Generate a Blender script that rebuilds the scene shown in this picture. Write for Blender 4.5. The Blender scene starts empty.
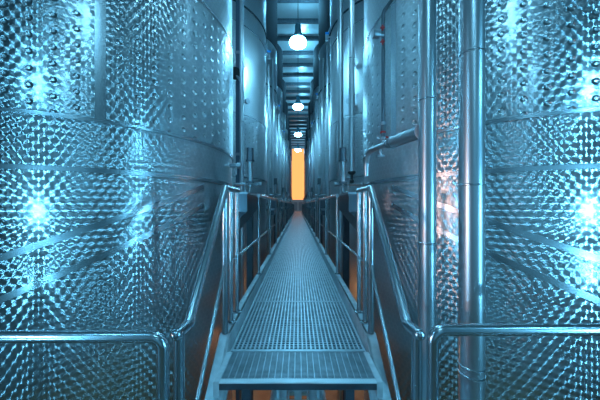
import bpy, bmesh, math, random
from mathutils import Vector, Matrix
PI = math.pi
random.seed(7)
SC = bpy.context.scene
COL = SC.collection
EZ = 4.2                # eye height above the hall floor
CW = EZ - 0.98          # top of the catwalk grating
LP = EZ - 1.58          # top of the lower cross platform

# ------------------------------------------------------------------ materials
class NT:
    def __init__(s, name):
        s.m = bpy.data.materials.new(name); s.m.use_nodes = True
        s.t = s.m.node_tree; s.t.nodes.clear()
        s.out = s.t.nodes.new('ShaderNodeOutputMaterial')
    def n(s, typ, **kw):
        nd = s.t.nodes.new(typ)
        for k, v in kw.items(): setattr(nd, k, v)
        return nd
    def put(s, sock, v):
        if v is None: return
        if isinstance(v, bpy.types.NodeSocket): s.t.links.new(v, sock)
        else: sock.default_value = v
    def m_(s, op, a, b=None, c=None):
        nd = s.n('ShaderNodeMath', operation=op)
        for i, v in enumerate((a, b, c)): s.put(nd.inputs[i], v)
        return nd.outputs[0]
    def v_(s, op, a, b=None, scale=None):
        nd = s.n('ShaderNodeVectorMath', operation=op)
        s.put(nd.inputs[0], a); s.put(nd.inputs[1], b)
        if scale is not None: s.put(nd.inputs['Scale'], scale)
        return nd.outputs['Value'] if op in ('LENGTH', 'DOT_PRODUCT', 'DISTANCE') else nd.outputs[0]
    def ramp01(s, x, a, b):
        nd = s.n('ShaderNodeMapRange', interpolation_type='SMOOTHSTEP')
        s.put(nd.inputs[0], x); nd.inputs[1].default_value = a; nd.inputs[2].default_value = b
        return nd.outputs[0]
    def mixv(s, f, a, b):
        nd = s.n('ShaderNodeMix', data_type='VECTOR')
        s.put(nd.inputs[0], f); s.put(nd.inputs[4], a); s.put(nd.inputs[5], b)
        return nd.outputs[1]
    def mixc(s, f, a, b):
        nd = s.n('ShaderNodeMix', data_type='RGBA')
        s.put(nd.inputs[0], f); s.put(nd.inputs[6], a); s.put(nd.inputs[7], b)
        return nd.outputs[2]
    def noise(s, vec, scale, detail=2.0):
        nd = s.n('ShaderNodeTexNoise'); s.put(nd.inputs['Vector'], vec)
        nd.inputs['Scale'].default_value = scale; nd.inputs['Detail'].default_value = detail
        return nd.outputs[0]
    def pr(s, color=(.5, .5, .5, 1), rough=.5, metal=0., **kw):
        p = s.n('ShaderNodeBsdfPrincipled')
        s.put(p.inputs['Base Color'], color); s.put(p.inputs['Roughness'], rough); s.put(p.inputs['Metallic'], metal)
        for k, v in kw.items(): s.put(p.inputs[k.replace('_', ' ')], v)
        s.t.links.new(p.outputs[0], s.out.inputs[0])
        return p

def hexcell(t, uv, a):
    """vector from the nearest centre of a staggered lattice, and the centre's distance"""
    S = (a, a * 1.7320508, 1.)
    p = t.v_('DIVIDE', uv, S)
    A = t.v_('FLOOR', t.v_('ADD', p, (.5, .5, .5)))
    B = t.v_('ADD', t.v_('FLOOR', p), (.5, .5, 0.))
    dA = t.v_('MULTIPLY', t.v_('SUBTRACT', p, A), (S[0], S[1], 0.))
    dB = t.v_('MULTIPLY', t.v_('SUBTRACT', p, B), (S[0], S[1], 0.))
    f = t.m_('LESS_THAN', t.v_('LENGTH', dB), t.v_('LENGTH', dA))
    return t.mixv(f, dA, dB), t.mixv(f, A, B)

TURN = dict(rough=.30, an=1., tilt=.06, col=(.62, .65, .68, 1))
def mat_turned(name, dimples=False, pitch=.060):
    """engine-turned stainless steel: every spot is brushed in circles about its own centre"""
    t = NT(name)
    uv = t.n('ShaderNodeUVMap').outputs[0]
    geo = t.n('ShaderNodeNewGeometry')
    N = geo.outputs['Normal']
    Z = (0., 0., 1.)
    T = t.v_('NORMALIZE', t.v_('CROSS_PRODUCT', Z, N))
    d, cell = hexcell(t, uv, pitch)
    sx = t.n('ShaderNodeSeparateXYZ'); t.put(sx.inputs[0], d)
    dx, dy = sx.outputs[0], sx.outputs[1]
    tan = t.v_('ADD', t.v_('SCALE', T, scale=dx), t.v_('SCALE', Z, scale=dy))
    tan = t.v_('NORMALIZE', t.v_('ADD', tan, (1e-5, 1e-5, 1e-5)))
    wn = t.n('ShaderNodeTexWhiteNoise', noise_dimensions='3D'); t.put(wn.inputs['Vector'], cell)
    rnd = wn.outputs[0]
    k = TURN['tilt'] / pitch * .5
    if dimples: k *= .4
    off = t.v_('ADD', t.v_('SCALE', T, scale=t.m_('MULTIPLY', dx, k)), t.v_('SCALE', Z, scale=t.m_('MULTIPLY', dy, k)))
    # slow unevenness of the sheet
    big = t.noise(uv, 1.3, 3.)
    nrm = t.v_('ADD', N, off)
    if dimples:
        px, py = .131, .119
        S = (px * 2, py, 1.)
        p = t.v_('DIVIDE', uv, S)
        A = t.v_('FLOOR', t.v_('ADD', p, (.5, .5, .5)))
        B = t.v_('ADD', t.v_('FLOOR', p), (.5, .5, 0.))
        dA = t.v_('MULTIPLY', t.v_('SUBTRACT', p, A), (S[0], S[1], 0.))
        dB = t.v_('MULTIPLY', t.v_('SUBTRACT', p, B), (S[0], S[1], 0.))
        f = t.m_('LESS_THAN', t.v_('LENGTH', dB), t.v_('LENGTH', dA))
        dd = t.mixv(f, dA, dB)
        L = t.v_('LENGTH', dd)
        s2 = t.n('ShaderNodeSeparateXYZ'); t.put(s2.inputs[0], t.v_('NORMALIZE', dd))
        # dish wall between 12 and 22 mm, flat weld spot in the middle, soft pillow around
        wall = t.m_('MULTIPLY', t.ramp01(L, .007, .015), t.m_('SUBTRACT', 1., t.ramp01(L, .017, .027)))
        pil = t.m_('MULTIPLY', t.ramp01(L, .020, .034), t.m_('SUBTRACT', 1., t.ramp01(L, .034, .062)))
        amp = t.m_('SUBTRACT', t.m_('MULTIPLY', pil, -.05), t.m_('MULTIPLY', wall, 1.05))
        dn = t.v_('ADD', t.v_('SCALE', T, scale=t.m_('MULTIPLY', s2.outputs[0], amp)),
                  t.v_('SCALE', Z, scale=t.m_('MULTIPLY', s2.outputs[1], amp)))
        inside = t.m_('SUBTRACT', 1., t.ramp01(L, .017, .023))
        nrm = t.v_('ADD', t.v_('ADD', N, t.v_('SCALE', off, scale=t.m_('SUBTRACT', 1., inside))), dn)
        an = t.m_('MULTIPLY', t.m_('SUBTRACT', 1., inside), .9)
    else:
        an = TURN['an']
    rough = t.m_('ADD', TURN['rough'] - .04, t.m_('ADD', t.m_('MULTIPLY', rnd, .05), t.m_('MULTIPLY', big, .08)))
    rim = t.ramp01(t.v_('LENGTH', d), pitch * .30, pitch * .56)
    col = t.mixc(rim, (*[c * .93 for c in TURN['col'][:3]], 1), (*[min(1, c * 1.04) for c in TURN['col'][:3]], 1))
    if dimples:
        spot = t.m_('MULTIPLY', t.ramp01(L, .010, .016), t.m_('SUBTRACT', 1., t.ramp01(L, .019, .026)))
        col = t.mixc(t.m_('MULTIPLY', spot, .25), col, (.20, .22, .25, 1))
    t.pr(col, rough, 1., Normal=t.v_('NORMALIZE', nrm), Anisotropic=an, Tangent=tan)
    return t.m

def mat_plain(name, col, rough=.4, metal=0., bump=0., scale=20., var=0.):
    t = NT(name)
    tc = t.n('ShaderNodeTexCoord').outputs['Object']
    c = (*col, 1)
    if var:
        nz = t.noise(tc, scale * .3, 4.)
        c = t.mixc(t.ramp01(nz, .3, .7), (*[x * (1 - var) for x in col], 1), (*[min(1, x * (1 + var)) for x in col], 1))
    p = t.pr(c, rough, metal)
    if bump:
        b = t.n('ShaderNodeBump'); b.inputs['Strength'].default_value = bump; b.inputs['Distance'].default_value = .02
        t.put(b.inputs['Height'], t.noise(tc, scale, 3.)); t.put(p.inputs['Normal'], b.outputs[0])
    return t.m

def mat_emit(name, col, st):
    t = NT(name)
    e = t.n('ShaderNodeEmission'); e.inputs[0].default_value = (*col, 1); e.inputs[1].default_value = st
    t.t.links.new(e.outputs[0], t.out.inputs[0])
    return t.m

def mat_brushed(name, col, rough=.3, an=.5):
    t = NT(name)
    tc = t.n('ShaderNodeTexCoord').outputs['Object']
    t.pr((*col, 1), rough, 1.)
    return t.m

M = {
 'turned': mat_turned('engine_turned_steel'),
 'jacket': mat_turned('dimpled_engine_turned_steel', True),
 'smooth': mat_brushed('smooth_weld_steel', (.62, .65, .68), .27),
 'tube': mat_brushed('polished_tube_steel', (.50, .53, .56), .27),
 'pipe': mat_brushed('satin_pipe_steel', (.60, .62, .65), .36),
 'satin': mat_brushed('satin_sheet_steel', (.45, .48, .52), .34),
 'galv': mat_plain('galvanised_steel', (.58, .63, .66), .42, .45, .05, 60., .12),
 'grate': mat_plain('galvanised_grating', (.42, .48, .52), .45, .8, 0., 40., .15),
 'matte': mat_plain('dark_matte_finish', (.022, .026, .036), .85, 0.),
 'foilduct': mat_plain('silver_duct_wrap', (.62, .68, .72), .45, .25, 0., 20., .05),
 'duct': mat_plain('grey_painted_duct', (.16, .19, .25), .4, .2),
 'sheet': mat_brushed('dark_sheet_steel', (.17, .19, .22), .30),
 'dark': mat_plain('dark_painted_steel', (.045, .05, .065), .5, 0., .05, 30., .2),
 'roofbeam': mat_plain('grey_painted_purlin', (.10, .12, .14), .5, 0., .05, 30., .2),
 'rubber': mat_plain('black_rubber', (.02, .022, .026), .5),
 'red': mat_plain('red_plastic', (.55, .02, .02), .4),
 'blue': mat_plain('blue_plastic', (.01, .25, .65), .4),
 'concrete': mat_plain('sealed_concrete', (.42, .40, .37), .55, 0., .1, 8., .2),
 'wall': mat_plain('painted_wall', (.40, .44, .48), .7, 0., .05, 6., .1),
 'foil': mat_plain('roof_foil', (.80, .86, .88), .34, .25, .9, 2.2, .1),
 'ocre': mat_plain('ochre_tiles', (.44, .27, .15), .6, 0., .1, 6., .25),
 'palewall': mat_plain('pale_door_frame', (.75, .74, .72), .5),
 'paledoor': mat_plain('grey_door_panel', (.40, .40, .42), .5),
 'nose': mat_plain('worn_bright_nosing', (.75, .80, .82), .4, .2),
 'enamel': mat_plain('enamel_lamp_cap', (.05, .18, .24), .35),
 'glass': None,
}
_t = NT('clear_sight_glass'); _t.pr((.8, .9, .95, 1), .05, 0., Transmission_Weight=.9, IOR=1.3); M['glass'] = _t.m
M['lampglow'] = mat_emit('glowing_lamp_glass', (.26, .70, .97), 44.)
M['amber'] = mat_emit('amber_lit_window', (1., .36, .11), 1.15)

# ------------------------------------------------------------------ mesh helpers
class MB:
    def __init__(s): s.bm = bmesh.new(); s.uv = s.bm.loops.layers.uv.new('UVMap')
    def box(s, x0, y0, z0, x1, y1, z1, bevel=0):
        r = bmesh.ops.create_cube(s.bm, size=1.)
        for v in r['verts']:
            v.co = Vector(((x0 + x1) / 2 + v.co.x * (x1 - x0), (y0 + y1) / 2 + v.co.y * (y1 - y0), (z0 + z1) / 2 + v.co.z * (z1 - z0)))
        if bevel:
            es = list({e for v in r['verts'] for e in v.link_edges})
            bmesh.ops.bevel(s.bm, geom=es, offset=bevel, segments=2, affect='EDGES', profile=.5)
        return s
    def hexa(s, pts, faces=None):
        vs = [s.bm.verts.new(p) for p in pts]
        for f in faces or ((0, 3, 2, 1), (4, 5, 6, 7), (0, 1, 5, 4), (1, 2, 6, 5), (2, 3, 7, 6), (3, 0, 4, 7)):
            s.bm.faces.new([vs[i] for i in f])
        return s
    def prism(s, poly, axis, a, b):
        """extrude 2-D outline along an axis (0 x, 1 y, 2 z)"""
        def P(u, v, w):
            return (w, u, v) if axis == 0 else (u, w, v) if axis == 1 else (u, v, w)
        A = [s.bm.verts.new(P(u, v, a)) for u, v in poly]; B = [s.bm.verts.new(P(u, v, b)) for u, v in poly]
        n = len(poly)
        for i in range(n):
            s.bm.faces.new((A[i], A[(i + 1) % n], B[(i + 1) % n], B[i]))
        s.bm.faces.new(A[::-1]); s.bm.faces.new(B)
        return s
    def tube(s, pts, r, seg=16, cap=True, closed=False):
        """round tube along a polyline; r a number or one per point"""
        pts = [Vector(p) for p in pts]; n = len(pts)
        rr = r if isinstance(r, (list, tuple)) else [r] * n
        d = [(pts[i + 1] - pts[i]).normalized() for i in range(n - 1)]
        up = Vector((0, 0, 1)) if abs(d[0].z) < .9 else Vector((0, 1, 0))
        X = d[0].cross(up).normalized(); rings = []
        for i in range(n):
            if closed: t = (pts[(i + 1) % n] - pts[i - 1]).normalized()
            elif i == 0: t = d[0]
            elif i == n - 1: t = d[-1]
            else: t = (d[i - 1] + d[i]).normalized()
            X = (X - t * X.dot(t)).normalized(); Y = t.cross(X)
            k = 1.
            if not closed and 0 < i < n - 1: k = 1. / max(.5, t.dot(d[i]))
            rings.append([s.bm.verts.new(pts[i] + (X * math.cos(a) + Y * math.sin(a)) * rr[i] * (k if k > 1.02 and False else 1.)) for a in [2 * PI * j / seg for j in range(seg)]])
        m = n if closed else n - 1
        for i in range(m):
            A, B = rings[i], rings[(i + 1) % n]
            for j in range(seg):
                s.bm.faces.new((A[j], A[(j + 1) % seg], B[(j + 1) % seg], B[j]))
        if cap and not closed:
            s.bm.faces.new(rings[0][::-1]); s.bm.faces.new(rings[-1])
        return s
    def lathe(s, prof, cx=0, cy=0, cz=0, seg=48, a0=0, uvr=None, cap=True):
        """turn (r, z) profile about z; u = arc length, v = height"""
        cols = []
        for j in range(seg + 1):
            a = a0 + 2 * PI * j / seg
            cols.append([s.bm.verts.new((cx + r * math.cos(a), cy + r * math.sin(a), cz + z)) for r, z in prof])
        R = uvr or max(r for r, z in prof)
        for j in range(seg):
            for i in range(len(prof) - 1):
                f = s.bm.faces.new((cols[j][i], cols[j + 1][i], cols[j + 1][i + 1], cols[j][i + 1]))
                for lp, (jj, ii) in zip(f.loops, ((j, i), (j + 1, i), (j + 1, i + 1), (j, i + 1))):
                    lp[s.uv].uv = (R * 2 * PI * jj / seg, prof[ii][1])
        return s
    def sphere(s, c, r, sx=1, sy=1, sz=1, u=20, v=12):
        q = bmesh.ops.create_uvsphere(s.bm, u_segments=u, v_segments=v, radius=r)
        for w in q['verts']: w.co = Vector((c[0] + w.co.x * sx, c[1] + w.co.y * sy, c[2] + w.co.z * sz))
        return s
    def rod(s, a, b, r, seg=16): return s.tube([a, b], r, seg)
    def build(s, name, mat, parent=None, smooth=True, loc=None, weld=False):
        if weld: bmesh.ops.remove_doubles(s.bm, verts=s.bm.verts, dist=1e-5)
        bmesh.ops.recalc_face_normals(s.bm, faces=s.bm.faces)
        me = bpy.data.meshes.new(name)
        if loc is not None: bmesh.ops.translate(s.bm, verts=s.bm.verts, vec=-Vector(loc))
        s.bm.to_mesh(me); s.bm.free()
        me.materials.append(mat)
        if smooth:
            for p in me.polygons: p.use_smooth = True
            me.set_sharp_from_angle(angle=math.radians(38))
        o = bpy.data.objects.new(name, me); COL.objects.link(o)
        if loc is not None: o.location = loc
        if parent: o.parent = parent
        return o

def fillet(pts, r, n=6):
    """round the corners of a polyline"""
    pts = [Vector(p) for p in pts]; out = [pts[0]]
    for i in range(1, len(pts) - 1):
        a, b, c = pts[i - 1], pts[i], pts[i + 1]
        u = (a - b).normalized(); v = (c - b).normalized()
        ang = u.angle(v); d = min(r / math.tan(ang / 2), .49 * (a - b).length, .49 * (c - b).length); rr = d * math.tan(ang / 2)
        ctr = b + (u + v).normalized() * rr / math.sin(ang / 2)
        p0 = b + u * d - ctr; p1 = b + v * d - ctr; w = p0.angle(p1)
        for k in range(n + 1):
            t = k / n
            out.append(ctr + (p0 * math.sin((1 - t) * w) + p1 * math.sin(t * w)) / math.sin(w))
    out.append(pts[-1]); return out

def thing(name, label, cat, loc=(0, 0, 0), group=None):
    o = bpy.data.objects.new(name, None); COL.objects.link(o); o.location = loc; o.empty_display_size = .1
    o['label'] = label; o['category'] = cat
    if group: o['group'] = group
    return o
def tag(o, label, cat, group=None):
    o['label'] = label; o['category'] = cat
    if group: o['group'] = group
    return o
def struct(name, mb, mat, **k):
    o = mb.build(name, mat, **k); o['kind'] = 'structure'; return o
def dup(root, loc, label=None, group=None):
    r = root.copy(); COL.objects.link(r); r.location = loc
    if label: r['label'] = label
    if group: r['group'] = group
    for ch in list(root.children):
        c = ch.copy(); COL.objects.link(c); c.parent = r
        for g in list(ch.children):
            d = g.copy(); COL.objects.link(d); d.parent = c
    return r
ORD = ['nearest', 'second', 'third', 'fourth', 'fifth', 'sixth', 'seventh', 'eighth', 'ninth', 'tenth', 'eleventh', 'twelfth',
       'thirteenth', 'fourteenth', 'fifteenth', 'sixteenth', 'seventeenth', 'eighteenth', 'nineteenth', 'twentieth']
def ordn(i):
    if i < 20: return ORD[i]
    tens = {2: 'twenty', 3: 'thirty', 4: 'forty'}[(i + 1) // 10]; u = (i + 1) % 10
    if u == 0: return {2: 'twentieth', 3: 'thirtieth', 4: 'fortieth'}[(i + 1) // 10]
    return tens + '-' + ['first', 'second', 'third', 'fourth', 'fifth', 'sixth', 'seventh', 'eighth', 'ninth'][u - 1]

# ------------------------------------------------------------------ the hall
YB, YF, XW, RZ = -13., 40., 9.5, EZ + 9.6
struct('floor', MB().box(-XW, YB, -.2, XW, YF, 0), M['ocre'], smooth=False)
struct('ceiling', MB().box(-XW, YB, RZ, XW, YF, RZ + .15), M['foil'], smooth=False)
struct('wall_left', MB().box(-XW - .2, YB, -.2, -XW, YF, RZ + .15), M['wall'], smooth=False)
struct('wall_right', MB().box(XW, YB, -.2, XW + .2, YF, RZ + .15), M['wall'], smooth=False)
struct('wall_back', MB().box(-XW - .2, YB - .2, -.2, XW + .2, YB, RZ + .15), M['wall'], smooth=False)
w0, w1, wz0, wz1 = -.98, .98, EZ + .84, EZ + 9.0
struct('wall_front', MB().box(-XW - .2, YF, -.2, w0, YF + .2, RZ + .15).box(w1, YF, -.2, XW + .2, YF + .2, RZ + .15)
       .box(w0, YF, -.2, w1, YF + .2, wz0).box(w0, YF, wz1, w1, YF + .2, RZ + .15), M['wall'], smooth=False)
win = struct('window_1', MB().box(w0, YF + .08, wz0, w1, YF + .12, wz1), M['amber'], smooth=False)
MB().box(w0 - .06, YF - .05, wz0 - .16, w1 + .06, YF + .02, wz0).box(w0 - .06, YF - .05, wz1, w1 + .06, YF + .02, wz1 + .1)\
    .box(w0 - .08, YF - .05, wz0, w0, YF + .02, wz1).box(w1, YF - .05, wz0, w1 + .08, YF + .02, wz1).build('window_frame', M['galv'], win, smooth=False)
# purlins under the roof
y = -12.6; i = 0
while y < YF - .3:
    mb = MB().box(-XW, y, RZ - .02, XW, y + .10, RZ).box(-XW, y + .04, RZ - .20, XW, y + .06, RZ - .02).box(-XW, y, RZ - .22, XW, y + .10, RZ - .20)
    o = struct('ceiling_beam', mb, M['roofbeam'], smooth=False); y += 1.34; i += 1
# roof columns between the tanks, behind the tank shoulders
PITCH, TY0, TX, TR = 3.77, 3.25, 2.47, 1.56
for k in range(1, 9):
    yy = TY0 + PITCH * (k + .5)
    for s in (-1, 1):
        x0, x1 = sorted((s * 1.30, s * 1.62))
        mb = MB().box(x0, yy - .10, 0, x1, yy - .08, RZ).box(x0, yy + .08, 0, x1, yy + .10, RZ).box((x0 + x1) / 2 - .01, yy - .08, 0, (x0 + x1) / 2 + .01, yy + .08, RZ)
        struct('pillar', mb, M['dark'], smooth=False)

# ------------------------------------------------------------------ tanks
HA, HB, HS, HT = EZ + .65, EZ + 2.15, EZ + 4.76, EZ + 8.9
def make_tank(s):
    """s = -1 left row (aisle side +x), +1 right row"""
    root = thing('steel_tank', '', 'tank')
    a0 = -PI if s < 0 else 0.
    zb = 1.3
    MB().lathe([(.06, zb - .62), (TR * .5, zb - .36), (TR - .05, zb - .05), (TR, zb)] + [(TR, zb + (HA + .05 - zb) * i / 6) for i in range(1, 7)],
               seg=144, a0=a0, uvr=TR).build('shell', M['turned'], root)
    Rj = TR + .014
    MB().lathe([(TR, HA - .004), (Rj, HA)] + [(Rj, HA + (HB - HA) * i / 4) for i in range(1, 5)] + [(TR, HB + .004)], seg=144, a0=a0, uvr=TR).build('cooling_jacket', M['jacket'], root)
    MB().lathe([(TR, HB - .05)] + [(TR, HB + (HT - HB) * i / 6) for i in range(1, 7)], seg=144, a0=a0, uvr=TR).build('upper_shell', M['turned'], root)
    MB().lathe([(TR + .02, HT - .03), (TR + .02, HT), (TR - .05, HT + .04), (TR * .5, HT + .20), (.28, HT + .28), (.28, HT + .36), (.31, HT + .36), (.31, HT + .39), (.01, HT + .40)], seg=72).build('roof_cone', M['satin'], root)
    # weld rings
    def ring(z, r, w, pr, nm='weld_band', mt='smooth'):
        MB().lathe([(TR - .004, z - w), (r, z - w + .004), (r, z + w - .004), (TR - .004, z + w)], seg=144).build(nm, M[mt], root)
    ring(HA + .012, Rj + .007, .017, 0, 'jacket_edge')
    ring(HB, Rj + .006, .014, 0, 'jacket_edge')
    ring(EZ + .272, TR + .003, .022, 0)
    ring(HS, TR + .020, .020, 0, 'weld_band', 'matte')
    ring(HS - .45, TR + .002, .018, 0)
    MB().lathe([(TR, EZ + 6.55), (TR + .018, EZ + 6.56), (TR + .018, HT - .03), (TR, HT - .02)], seg=96).build('dark_head', M['matte'], root)['label'] = 'dark matte upper section'  # near-black sleeve over the top part of the shell
    # smooth vertical strips between the dimple panels (phi measured from the -y side towards the aisle)
    def strip(phi, w, z0, z1, r, nm='vertical_strip'):
        m = MB(); n = 4; pts = []
        for q in range(n + 1):
            ph = phi + (q / n - .5) * w / TR
            pts.append((-s * 0 + (r * math.sin(ph)) * (-s), -r * math.cos(ph)))
        A = [m.bm.verts.new((x, y, z0)) for x, y in pts]; B = [m.bm.verts.new((x, y, z1)) for x, y in pts]
        pin = [(x * (TR - .003) / r, y * (TR - .003) / r) for x, y in pts]
        C = [m.bm.verts.new((x, y, z0)) for x, y in pin]; D = [m.bm.verts.new((x, y, z1)) for x, y in pin]
        for q in range(n):
            m.bm.faces.new((A[q], A[q + 1], B[q + 1], B[q])); m.bm.faces.new((C[q], D[q], D[q + 1], C[q + 1]))
            m.bm.faces.new((A[q], C[q], C[q + 1], A[q + 1])); m.bm.faces.new((B[q], B[q + 1], D[q + 1], D[q]))
        m.bm.faces.new((A[0], B[0], D[0], C[0])); m.bm.faces.new((A[n], C[n], D[n], B[n]))
        m.build(nm, M['smooth'], root)
    for ph in STRIPS[s]: strip(ph, .07, HA + .03, HB - .015, Rj + .005)
    # smooth strips climbing towards the aisle
    for za, zb2 in (((-.107), .60), ((-.354), .70)):
        m = MB(); n = 60; R0, R1 = TR - .003, TR + .003; w = .026; prev = None
        for q in range(n + 1):
            ph = -.9 + 2.1 * q / n; z = EZ + za + (ph - .695) * zb2
            c = []
            for r in (R0, R1):
                for dz in (-w, w): c.append(m.bm.verts.new((-s * r * math.sin(ph), -r * math.cos(ph), z + dz)))
            if prev:
                for a_, b_ in ((0, 1), (1, 3), (3, 2), (2, 0)): m.bm.faces.new((prev[a_], prev[b_], c[b_], c[a_]))
            else: m.bm.faces.new((c[0], c[1], c[3], c[2]))
            prev = c
        m.bm.faces.new((prev[0], prev[2], prev[3], prev[1]))
        m.build('sloping_strip', M['smooth'], root)
    # legs
    for q in range(4):
        a = PI / 4 + q * PI / 2
        x, y = (TR - .16) * math.cos(a), (TR - .16) * math.sin(a)
        m = MB().rod((x, y, .02), (x, y, zb + .1), .07).lathe([(.01, 0), (.13, 0), (.13, .025), (.07, .03)], x, y, 0, 20)
        m.build('leg', M['pipe'], root)
    return root
STRIPS = {-1: [.62], 1: [1.18]}
tanks = {}
NT_ROW = 10
for s in (-1, 1):
    proto = None
    side = 'left' if s < 0 else 'right'
    for k in range(NT_ROW):
        loc = (s * TX, TY0 + PITCH * k, 0)
        if proto is None: proto = make_tank(s); proto.location = loc; o = proto
        else: o = dup(proto, loc)
        if k == 0: lab = 'huge engine-turned steel tank filling the %s of the picture, nearest on that side' % side
        else: lab = 'tall steel tank with dimpled jacket, %s from the camera in the %s row' % (ordn(k), side)
        tag(o, lab, 'tank', 'steel tanks of the %s row' % side)
        tanks[s, k] = o

# ------------------------------------------------------------------ catwalk
def grating(y0, y1, pitch, cross, hw=.445, thick=.0035, depth=.03, edge=.006, cth=None):
    cth = cth or thick
    m = MB()
    n = int(round(2 * hw / pitch))
    for i in range(n + 1):
        x = -hw + 2 * hw * i / n
        m.box(x - thick / 2, y0, -depth, x + thick / 2, y1, 0)
    c = int(round((y1 - y0) / cross))
    for j in range(1, c):
        yy = y0 + (y1 - y0) * j / c
        m.box(-hw, yy - cth / 2, -depth, hw, yy + cth / 2, -.003)
    m.box(-hw, y0, -depth, hw, y0 + edge, .0015).box(-hw, y1 - edge, -depth, hw, y1, .0015)
    return m
PL = .865
gp = None
for k in range(37):
    yy = 1.672 + PL * k
    lab = ('%s fine-mesh grating panel of the catwalk floor, counted from the stair' % ordn(k))
    if gp is None:
        gp = grating(0, PL - .008, .0300, .0300, thick=.010, cth=.009, edge=.016).build('grating_panel', M['grate'], smooth=False, loc=(0, 0, 0))
        gp.location = (0, yy, CW); o = gp
    else:
        o = gp.copy(); COL.objects.link(o); o.location = (0, yy, CW)
    tag(o, lab, 'floor grating', 'grating panels of the catwalk')
# stair treads, each a bearing-bar grating with a serrated nosing
tr = None
for k in range(3):
    loc = (0, 1.376 - .29 * k, CW - .2 * k)
    lab = ['top stair tread with bright nosing, level with the catwalk', 'second stair tread down from the catwalk', 'lowest stair tread just above the cross platform'][k]
    if tr is None:
        tr = thing('stair_tread', lab, 'stair tread', loc, 'treads of the short stair')
        grating(.03, .29, .0385, .011, .435, .0035, cth=.004).build('tread_grating', M['grate'], tr, smooth=False)
        MB().box(-.435, .001, -.040, .435, .008, -.004).build('riser_lip', M['sheet'], tr, smooth=False)
        m = MB().box(-.435, 0, -.004, .435, .03, .002)
        for q in range(58): m.box(-.432 + q * .015, .002, .002, -.426 + q * .015, .028, .005)
        m.build('nosing', M['nose'], tr, smooth=False)
        for sx in (-1, 1):
            a, b = sorted((sx * .435, sx * .4675)); MB().box(a, 0, -.08, b, .285, .004).build('side_plate', M['galv'], tr, smooth=False)
    else:
        o = dup(tr, loc, lab)
        if k == 2:
            for sx in (-.41, .41): MB().box(sx - .02, .02, -.198, sx + .02, .06, -.032).build('leg', M['galv'], o, smooth=False)

KY = 1.72   # kink between the level beam and the stair stringer
YE = 33.6
for s, side in ((-1, 'left'), (1, 'right')):
    # level beam: a channel with its web towards the walkway
    o = MB()
    def X(a, b): return sorted((s * a, s * b))
    x0, x1 = X(.468, .482); o.box(x0, KY, CW - .16, x1, YE, CW + .10)
    x0, x1 = X(.465, .530); o.box(x0, KY, CW + .088, x1, YE, CW + .10); o.box(x0, KY, CW - .16, x1, YE, CW - .148)
    x0, x1 = X(.425, .469); o.box(x0, KY, CW - .040, x1, YE, CW - .0305)
    o = o.build('walkway_beam', M['galv'], smooth=False)
    tag(o, 'galvanised channel beam edging the %s side of the catwalk' % side, 'beam', 'edge beams of the catwalk')
    # stringer down to the cross platform
    sl = math.tan(math.radians(39)); ylo = 1.002
    zt = lambda yy: CW + .10 - (KY - yy) * sl
    m = MB()
    x0, x1 = X(.468, .482)
    m.hexa([(x0, KY, zt(KY) - .30), (x1, KY, zt(KY) - .30), (x1, ylo, zt(ylo) - .30), (x0, ylo, zt(ylo) - .30),
            (x0, KY, zt(KY)), (x1, KY, zt(KY)), (x1, ylo, zt(ylo)), (x0, ylo, zt(ylo))])
    x0, x1 = X(.465, .535)
    for dz in (0, -.29):
        m.hexa([(x0, KY, zt(KY) - .012 + dz), (x1, KY, zt(KY) - .012 + dz), (x1, ylo, zt(ylo) - .012 + dz), (x0, ylo, zt(ylo) - .012 + dz),
                (x0, KY, zt(KY) + dz), (x1, KY, zt(KY) + dz), (x1, ylo, zt(ylo) + dz), (x0, ylo, zt(ylo) + dz)])
    tag(m.build('stair_stringer', M['galv'], smooth=False), 'sloping steel stringer on the %s of the short stair' % side, 'stringer', 'stringers of the short stair')
    # level railing
    T = EZ + .117; xr = s * .500
    rl = thing('catwalk_railing', 'long tubular steel railing along the %s edge of the catwalk' % side, 'railing', (xr, KY, CW), 'railings of the catwalk')
    def P(x, y, z): return (x - xr, y - KY, z - CW)
    secs = [(KY + .06, 2.075)] + [(3.17 + PITCH * q, 5.75 + PITCH * q) for q in range(8)]
    for a, b in secs: MB().tube([P(xr, a, T), P(xr, b, T)], .0215).build('top_rail', M['tube'], rl)
    MB().tube([P(xr, KY + .10, T - .54), P(xr, YE, T - .54)], .0105).build('mid_rail', M['tube'], rl)
    ys = [1.87, 2.05] + [3.19 + PITCH * q + d for q in range(8) for d in (0, 1.27, 2.54)]
    post = None
    for yy in ys:
        if post is None:
            post = MB().tube([(0, 0, .10), (0, 0, T - CW)], .0165).lathe([(.001, .10), (.034, .10), (.034, .108), (.021, .11)], seg=20).build('post', M['tube'], rl)
        else:
            q = post; post = q.copy(); COL.objects.link(post)
        post.location = (0, yy - KY, 0)
    # sloping stair railing
    sr = thing('stair_railing', 'sloping bright tube handrail on the %s of the short stair' % side, 'railing', (xr, KY, CW), 'railings of the short stair')
    yb, zb_ = 1.147, EZ - .546
    MB().tube(fillet([P(xr, KY - .005, CW + .101), P(xr, KY - .005, T), P(xr, KY - .005, T)][:2] , .01), .0205).build('post', M['tube'], sr)
    MB().tube(fillet([P(xr, KY + .06, T), P(xr, KY, T), P(xr, yb, zb_), P(xr, yb - .112, zb_ + .012)], .02, 4), .0225, 20).sphere(P(xr, yb - .114, zb_ + .012), .0245).build('handrail', M['tube'], sr)
    MB().tube([P(xr, yb - .095, zb_ - .0), P(xr, yb - .095, LP + .004)], .0215, 20).build('post', M['tube'], sr)
    MB().tube([P(xr, KY - .005, T - .52), P(xr, .92, T - .52 - (KY - .92) * 1.18)], .0115).build('mid_rail', M['tube'], sr)

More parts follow.
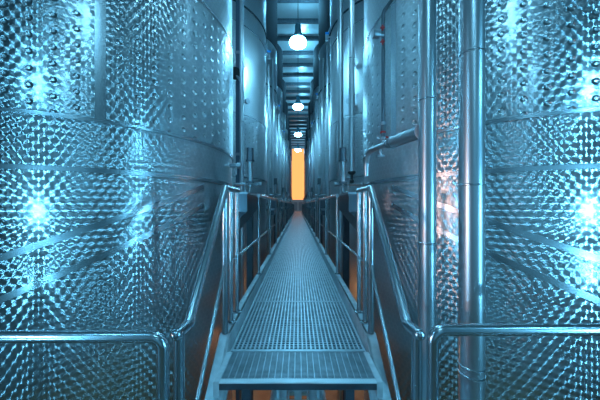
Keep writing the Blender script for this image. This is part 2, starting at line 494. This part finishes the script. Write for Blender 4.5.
# rails of the cross platform in front of the stair
for s, side in ((-1, 'left'), (1, 'right')):
    zt_, yr = EZ - (.50 if s < 0 else .475), .95
    xa = s * .512; xe = s * 4.6
    g = thing('guard_rail', 'horizontal steel guard rail crossing in front of the %s tank' % side, 'railing', (xa, yr, LP), 'guard rails of the cross platform')
    L = lambda x, z: (x - xa, 0, z - LP)
    MB().tube(fillet([L(xa, LP + .004), L(xa, zt_), L(xe, zt_ + (.012 if s > 0 else 0))], .045, 8), .0215, 20).build('top_rail', M['tube'], g)
    MB().tube([L(xa + s * .02, zt_ - .52), L(xe, zt_ - .52)], .0105).build('mid_rail', M['tube'], g)
    for px in (1.9, 3.3): MB().tube([L(s * px, LP + .004), L(s * px, zt_ - .01)], .0205).build('post', M['tube'], g)
# cross platform
m = MB()
for i in range(240): m.box(-4.6 + i * .0385, -.7, LP - .03, -4.597 + i * .0385, .99, LP)
for j in range(15): m.box(-4.6, -.7 + j * .12, LP - .02, 4.6, -.697 + j * .12, LP - .001)
for yy in (-.72, .98): m.box(-4.6, yy, LP - .18, 4.6, yy + .02, LP)
tag(m.build('platform_grating', M['grate'], smooth=False), 'steel grating of the lower cross platform in front of the tanks', 'floor grating')

# cross members, pipes and tray beneath the catwalk
cm = None
for k in range(16):
    yy = 2.25 + 2.0 * k
    if cm is None:
        cm = MB().box(-.47, 0, -.16, .47, .006, -.05).box(-.47, 0, -.16, .47, .06, -.153).box(-.47, 0, -.057, .47, .06, -.05).build('cross_member', M['galv'], smooth=False); o = cm
    else: o = cm.copy(); COL.objects.link(o)
    o.location = (0, yy, CW)
    tag(o, 'steel channel crossing beneath the catwalk grating, %s from the stair' % ordn(k), 'beam', 'channels under the catwalk')
for s, side in ((-1, 'left'), (1, 'right')):
    r_ = .082; xx = s * .182; zz = EZ - 1.82
    m = MB(); pts = []; rr = []
    yy = 1.0
    while yy < 30:
        pts += [(xx, yy, zz), (xx, yy + .04, zz)]; rr += [r_ - .007, r_]
        yy += .08
        if yy > 9: yy += 2
    m = MB().tube(pts, rr, 20)
    for q in range(14): m.box(xx - .012, 2.26 + 2. * q, zz + r_ - .006, xx + .012, 2.29 + 2. * q, CW - .158)
    tag(m.build('ribbed_duct', M['foilduct']), 'ribbed silver duct running under the %s half of the catwalk' % side, 'duct', 'ribbed ducts under the catwalk')
m = MB().box(-.035, 1.0, EZ - 1.86, .035, 30, EZ - 1.80)
for q in range(60): m.box(-.10, 1.05 + q * .12, EZ - 1.90, .10, 1.08 + q * .12, EZ - 1.865)
m.box(-.10, 1., EZ - 1.90, -.085, 30, EZ - 1.80).box(.085, 1., EZ - 1.90, .10, 30, EZ - 1.80)
tag(m.build('cable_tray', M['galv'], smooth=False), 'galvanised cable tray under the middle of the catwalk', 'cable tray')
sup = None
for k in range(8):
    for s, side in ((-1, 'left'), (1, 'right')):
        if sup is None:
            sup = MB().box(-.035, -.035, 0, .035, .035, CW - .162).box(-.08, -.08, 0, .08, .08, .012).build('support_post', M['dark'], smooth=False); o = sup
        else: o = sup.copy(); COL.objects.link(o)
        o.location = (s * .42, 2.05 + 4. * k, 0)
        tag(o, 'dark square post carrying the %s edge of the catwalk, %s from the stair' % (side, ordn(k)), 'post', 'posts under the catwalk')

# ------------------------------------------------------------------ pipes, valves and ducts beside the catwalk
SD = {-1: 'left', 1: 'right'}
def riser(x, y, r, z0, z1, collars, label, name='vertical_pipe', group=None, mat='pipe'):
    t = thing(name, label, 'pipe', (x, y, z0), group)
    MB().tube([(0, 0, 0), (0, 0, z1 - z0)], r, 32).build('pipe_body', M[mat], t)
    for z in collars:
        MB().lathe([(r - .001, z - z0 - .006), (r + .0035, z - z0 - .003), (r + .0035, z - z0 + .003), (r - .001, z - z0 + .006)], seg=32).build('weld_collar', M['smooth'], t)
    return t
riser(.867, 1.25, .055, .0, RZ - .25, [EZ + .1, EZ + .75, EZ - .80, EZ - .84], 'thick satin steel pipe standing in front of the right tank, widest of all')
riser(.890, 1.72, .055, .0, RZ - .25, [EZ + .72, EZ - .26], 'steel pipe standing just left of the thickest pipe, before the right tank')

# branch pipe running from the second pipe back along the tank
t = thing('branch_pipe', 'horizontal steel branch pipe with flanges curving round the right tank', 'pipe', (.83, 1.74, EZ + .51))
b0 = Vector((.83, 1.74, EZ + .51)); Q = lambda x, y, z: Vector((x, y, EZ + z)) - b0
MB().tube([Q(.85, 1.745, .51), Q(.77, 2.02, .51)], .047, 24).build('insulated_section', M['pipe'], t)
MB().tube([Q(.77, 2.02, .51), Q(.766, 2.03, .51)], .052, 24).tube([Q(.752, 2.075, .51), Q(.748, 2.087, .51)], .036, 24).build('flange', M['satin'], t)
MB().tube(fillet([Q(.77, 2.02, .51), Q(.665, 2.36, .51), Q(.664, 2.42, .40), Q(.664, 2.43, .28)], .09, 8), .024, 20).build('pipe_run', M['pipe'], t)
MB().tube([Q(.72, 2.19, .51), Q(.72, 2.19, .43)], .012).box(.72 - b0.x - .03, 2.17 - b0.y, -.09, .72 - b0.x + .03, 2.21 - b0.y, -.075).build('bracket', M['satin'], t)
MB().tube([Q(.762, 2.045, .545), Q(.745, 2.11, .575)], [.006, .008], 10).build('lever', M['red'], t)['label'] = 'red valve lever'
# thin riser with sight glass
t = thing('thin_riser', 'thin dark riser with red-ringed sight glass against the right tank jacket', 'pipe', (.736, 2.164, EZ + .535))
MB().tube(fillet([(0, 0, 0), (0, 0, 1.135), (.085, -.17, 1.20), (.30, -.55, 1.35)], .04, 5), .0155, 14).build('riser_tube', M['sheet'], t)
MB().tube([(0, 0, .0), (0, 0, .035), (0, 0, .036), (0, 0, .05)], [.016, .016, .028, .028], 18).tube([(0, 0, .155), (0, 0, .18)], .028, 18).build('glass_holder', M['satin'], t)
MB().tube([(0, 0, .05), (0, 0, .155)], .021, 18).build('sight_glass', M['glass'], t)
MB().tube([(0, 0, .085), (0, 0, .10)], .0235, 18).build('ring', M['red'], t)['label'] = 'red ring on the sight glass'
v = MB().tube([(0, -.02, .92), (-.075, -.03, .92)], .009, 12).tube([(-.045, -.03, .92), (-.10, -.035, .92)], .034, 22).build('valve_body', M['satin'], t)
for z in (.865, .985):
    q = MB().tube([(-.012, -.02, z - .022), (-.012, -.02, z + .022)], .008, 10).box(-.03, -.03, z - .006, .006, -.012, z + .006, .003).build('valve_tap', M['red'], t); q['label'] = 'red tap handle'

# pipes between the first and second tanks, right
riser(.735, 3.42, .040, EZ + .46, RZ - .25, [EZ + 1.2, EZ + 2.0], 'bright pipe ending above a black valve, right of the catwalk rail')
riser(.66, 3.88, .024, 0, RZ - .25, [EZ + 1.], 'narrow pipe standing left of the bright pipe with the black valve')
riser(.83, 4.9, .055, 0, RZ - .25, [EZ + 1.], 'dull pipe in the gap between the first two right tanks')
t = thing('black_hand_valve', 'black hand valve under the bright pipe beside the right rail', 'valve', (.735, 3.42, EZ + .308))
MB().lathe([(.001, .155), (.050, .15), (.055, .13), (.02, .10), (.018, .04), (.03, .03), (.03, 0), (.001, 0)], seg=24).build('hand_wheel', M['rubber'], t)
MB().tube([(0, 0, .15), (0, 0, .165)], .043, 20).build('clamp', M['pipe'], t)
# duct and pipes between the first and second tanks, left
t = thing('cable_duct', 'square grey upright duct between the first two left tanks', 'duct', (-1.07, 4.6, 0))
MB().box(-.062, -.06, 0, .062, .06, RZ - .25).build('duct_body', M['duct'], t, smooth=False)
for z in (EZ + .9, EZ + 2.75, EZ + 4.): MB().box(-.07, -.066, z, .07, .066, z + .05).build('duct_clip', M['satin'], t, smooth=False)
t = thing('wall_gauge', 'dark round gauge with lever clamped to the upright left duct', 'gauge', (-1.12, 4.50, EZ + 2.35))
MB().tube([(0, 0, 0), (0, -.07, 0)], .10, 28).build('gauge_body', M['rubber'], t)
MB().tube([(0, -.04, -.02), (.12, -.08, -.16)], [.02, .03], 12).build('lever', M['satin'], t)
riser(-.95, 4.2, .030, 0, RZ - .25, [EZ + 1.4], 'slim bright pipe standing beside the square left duct')

# repeated fittings, one set for every tank
def crossbar(s, k):
    y = 3.42 + PITCH * k
    t = thing('filling_arm', 'short steel filling arm with clamp, %s along the %s rail' % (ordn(k), SD[s]), 'pipe', (s * .70, y, EZ + .285), 'filling arms beside the catwalk')
    MB().tube([(-.17 * 1, 0, 0), (.20, 0, 0)], .021, 18).build('arm_tube', M['tube'], t)
    MB().tube([(-s * .17, 0, -.0), (-s * .205, 0, 0)], .032, 18).tube([(s * .16, 0, 0), (s * .175, 0, 0)], .034, 18).build('clamp', M['satin'], t)
    return t
def standpipe(s, k):
    y = 3.40 + PITCH * k; x = s * (.64 if s < 0 else .60)
    t = thing('standpipe', 'upright sampling standpipe with dark cap, %s along the %s rail' % (ordn(k), SD[s]), 'pipe', (x, y - .06, EZ + .30), 'sampling standpipes beside the catwalk')
    MB().tube([(0, 0, 0), (0, 0, .36)], .036, 24).build('pipe_body', M['tube'], t)
    MB().tube([(0, 0, .30), (0, 0, .46)], .047, 24).build('cap', M['sheet'], t)
    for z0, z1 in ((.28, .30), (-.01, .012)): MB().tube([(0, 0, z0), (0, 0, z1)], .058, 24).build('clamp_ring', M['sheet'], t)
    pts = [(0, 0, 0), (0, 0, -.10)] + [(.035 * s * (1 - math.cos(a)), 0, -.10 - .035 * math.sin(a)) for a in [PI * j / 8 for j in range(1, 9)]] + [(.07 * s, 0, -.03)]
    MB().tube(pts, .012, 12).build('drain_bend', M['tube'], t)
    return t
def hopper(s, k):
    y = PITCH * k
    t = thing('discharge_hopper', 'dark sheet-steel discharge hopper, %s outside the %s rail' % (ordn(k), SD[s]), 'hopper', (s * .60, 2.95 + y, EZ - .27), 'discharge hoppers beside the catwalk')
    prof = [(0, .42), (.80, .42), (.80, .225), (-.30, .02), (-.38, .01), (-.38, .13), (-.30, .15), (0, .19)]
    a, b = sorted((0, s * .14))
    MB().prism(prof, 0, a, b).build('hopper_body', M['sheet'], t, smooth=False)
    MB().box(min(-s * .012, 0) if s > 0 else 0, -.01, .405, 0 if s > 0 else .012, .81, .425).box(a - .01, -.012, .40, b + .01, .0, .425).build('rim', M['satin'], t, smooth=False)
    MB().box(a + .03, .25, -4, b - .03, .31, .12).build('support_leg', M['dark'], t, smooth=False) if False else None
    x0, x1 = a + .03, b - .03
    MB().box(x0, .5, -(EZ - .27), x1, .58, .17).build('support_leg', M['dark'], t, smooth=False)
    return t
def sidevalve(s, k):
    y = TY0 + PITCH * k; h = (4.25 if s < 0 else 4.75)
    t = bpy.data.objects.new('overflow_arm', None); COL.objects.link(t); t.parent = tanks[s, k]; t.location = (s * (.86 - TX), -.1, EZ + h)
    MB().tube([(-s * .06, 0, -.12), (s * .10, 0, .30), (s * .10, 0, .62)], .030, 14).build('arm', M['satin'], t)
    MB().tube([(-s * .06, 0, -.20), (-s * .06, 0, -.03)], .045, 14).tube([(-s * .06, 0, -.1), (s * .12, 0, -.1)], .02, 12).build('valve_body', M['pipe'], t)
    MB().box(-s * .06 - .05, -.06, -.05, -s * .06 + .05, -.03, .0, .008).build('valve_handle', M['blue'], t)['label'] = 'blue valve handle'
    return t
def guide(s, k):
    return riser(s * .83, TY0 + PITCH * k + .05, .030, 0, EZ + (3.95 if s < 0 else 4.5), [EZ + 1.6, EZ + 3.],
                 'slim pipe in front of the %s tank of the %s row' % (ordn(k), SD[s]), group='slim pipes at the tank flanks')
def gap_pipe(s, k):
    return riser(s * .93, TY0 + PITCH * (k + .5) + .35, .05, 0, EZ + 5.4, [EZ + 2.],
                 'upright pipe in the gap after the %s tank of the %s row' % (ordn(k), SD[s]), group='upright pipes in the gaps between tanks')
def sampler(s, k):
    """caps and red taps on the tank flank: they belong to the tank"""
    tk = tanks[s, k]
    for (phi, dz, kind) in ((.80, 3.30, 'cap'), (.86, 2.46, 'cap'), (.80, 2.62, 'tap'), (.80, 2.33, 'tap')):
        nx, ny = -s * math.sin(phi), -math.cos(phi)
        n = Vector((nx, ny, 0)); p = n * TR + Vector((0, 0, EZ + dz))
        if kind == 'cap':
            MB().tube([p, p + n * .10], .018, 12).tube([p + n * .08, p + n * .14], .062, 22).build('sample_port', M['satin'], tk)
        else:
            MB().tube([p, p + n * .06], .012, 10).tube([p + n * .06 - Vector((0, 0, .045)), p + n * .06 + Vector((0, 0, .045))], .018, 10).build('tap', M['red'], tk)['label'] = 'small red tap'
for s in (-1, 1):
    for k in range(7): crossbar(s, k); standpipe(s, k); hopper(s, k)
    for k in range(1, 7): guide(s, k); sidevalve(s, k)
    for k in range(1, 7): gap_pipe(s, k)
    for k in (1, 2): sampler(s, k)
t = thing('sample_cock', 'stubby sample cock with round disc left of the nearest standpipe', 'valve', (-.80, 3.3, EZ + .52))
MB().tube([(-.10, .02, 0), (.0, 0, 0)], .026, 16).tube([(0, 0, 0), (.05, 0, 0)], .04, 18).build('cock_body', M['satin'], t)
MB().tube([(-.02, 0, -.0), (-.02, 0, -.12)], .014, 12).build('spout', M['pipe'], t)

for (x, y) in ((-4.5, -.6), (-4.5, .9), (4.5, -.6), (4.5, .9), (-1.5, -.6), (1.5, -.6)):
    o = MB().box(-.04, -.04, 0, .04, .04, LP - .031).build('platform_post', M['dark'], smooth=False); o.location = (x, y, 0)
    tag(o, 'dark square post carrying the cross platform at its %s %s %s' % ('outer' if abs(x) > 3 else 'inner', 'left' if x < 0 else 'right', 'rear' if y < 0 else 'front'), 'post', 'posts under the cross platform')
# pale double door at the far end of the catwalk, under the amber window
dr_ = struct('door_1', MB().box(-.86, YF - .06, CW, .86, YF - .001, EZ + .62), M['palewall'], smooth=False)
for sx in (-1, 1):
    MB().box(sx * .42 - .32, YF - .10, CW + .12, sx * .42 + .32, YF - .061, EZ + .45).build('door_panel', M['paledoor'], dr_, smooth=False)
struct('trim_1', MB().box(-1.6, YE + .01, CW - .06, 1.6, YF, CW), M['galv'], smooth=False)
# ------------------------------------------------------------------ lamps
LAMP = thing('pendant_lamp', 'glowing pendant lamp over the catwalk, nearest of the visible row', 'lamp', (0, 5.9, EZ + 3.86), 'pendant lamps over the catwalk')
MB().lathe([(.012, .42), (.06, .40), (.075, .36), (.075, .22), (.11, .14), (.165, .07), (.19, .03), (.18, .025), (.001, .12)], seg=40).build('lamp_cap', M['enamel'], LAMP)
MB().lathe([(.180, .022), (.205, -.02), (.19, -.075), (.13, -.115), (.001, -.13)], seg=40).build('lamp_shade', M['lampglow'], LAMP)
MB().tube([(0, 0, .45), (0, 0, RZ - .2 - EZ - 3.86)], .008, 8).build('cord', M['rubber'], LAMP)
lampy = [5.9 + 3.85 * k for k in (-3, -2, -1, 0, 1, 2, 3)]
for yy in lampy:
    k = round((yy - 5.9) / 3.85)
    if k == 0: continue
    lab = 'pendant lamp over the catwalk, %s of the visible row' % ordn(k) if k > 0 else 'pendant lamp hung above the cross platform, %s behind the visible row' % ordn(-k - 1)
    dup(LAMP, (0, yy, EZ + 3.86), lab)

CY = (.15, .60, .95)
def light(typ, name, loc, energy, col=CY, size=.1, rot=None, **kw):
    d = bpy.data.lights.new(name, typ); d.energy = energy; d.color = col
    if typ == 'AREA': d.size = size
    else: d.shadow_soft_size = size
    for k, v in kw.items(): setattr(d, k, v)
    o = bpy.data.objects.new(name, d); COL.objects.link(o); o.location = loc
    if rot: o.rotation_euler = rot
    return o
for yy in lampy:
    light('POINT', 'pendant_light', (0, yy, EZ + 3.86 - .30), 34 if yy > 3 else 5 if yy > 0 else 30, size=.12)
    if yy > 0: light('POINT', 'roof_fill', (.3, yy + 1.2, EZ + 8.7), 75, size=.12)  # unseen fill added to brighten the ceiling
# lamps of the hall behind and beside the cross platform
HL = [(x, y, dz, e) for x, y, g in ((-1.93, -.1, 1.), (2.74, -.5, 2.2)) for dz, e in ((1.5, 24 * g), (-.08, 42 * g), (-.87, 24 * g))]
for (x, y, dz, e) in HL:
    light('POINT', 'work_light', (x, y, EZ + dz), e, size=.05)
# sodium lamps at floor level and at the far left end of the cross aisle
for yy in (5.15, 12.7, 20.2):
    for s in (-1, 1): light('POINT', 'sodium_light', (s * 1.75, yy, 1.2), 7 if yy < 6 else 14, (1., .42, .14), .2)
light('POINT', 'sodium_light', (0, 6.2, .9), 7, (1., .45, .16), .15)
for yy in (24., 32., 37.5): light('POINT', 'roof_fill', (.5, yy, EZ + 8.0), 110, CY, .15)  # more added fill for the far ceiling, no fixtures
light('POINT', 'undercroft_fill', (0, 1.22, EZ - 1.38), 5, CY, .08)  # unseen fill added to light the ducts under the catwalk
light('AREA', 'hall_fill', (0, -11.5, EZ + .5), 50, CY, 9., (PI / 2, 0, 0), shape='RECTANGLE', size_y=6.)
for dz in (.35, -.55):
    p0 = Vector((-6.2, -1.1, EZ + dz)); dr = Vector((1.31, 2.22, EZ)) - p0
    light('SPOT', 'warm_spot', p0, 120, (1., .60, .50), .22, dr.to_track_quat('-Z', 'Y').to_euler(), spot_size=math.radians(20), spot_blend=.5)

w = bpy.data.worlds.new('hall_air'); SC.world = w; w.use_nodes = True
w.node_tree.nodes['Background'].inputs[0].default_value = (.10, .30, .42, 1)
w.node_tree.nodes['Background'].inputs[1].default_value = .05

# ------------------------------------------------------------------ camera
cam = bpy.data.cameras.new('camera'); co = bpy.data.objects.new('camera', cam); COL.objects.link(co)
co.location = (0, 0, EZ); co.rotation_euler = (PI / 2, 0, 0)
cam.sensor_width = 36.; cam.lens = 15.; cam.shift_x = 2 / 600; cam.shift_y = 5 / 600; cam.clip_start = .02
SC.camera = co
SC.view_settings.view_transform = 'Standard'; SC.view_settings.look = 'None'
SC.view_settings.exposure = .5; SC.view_settings.gamma = 1.; SC.view_settings.use_curve_mapping = False
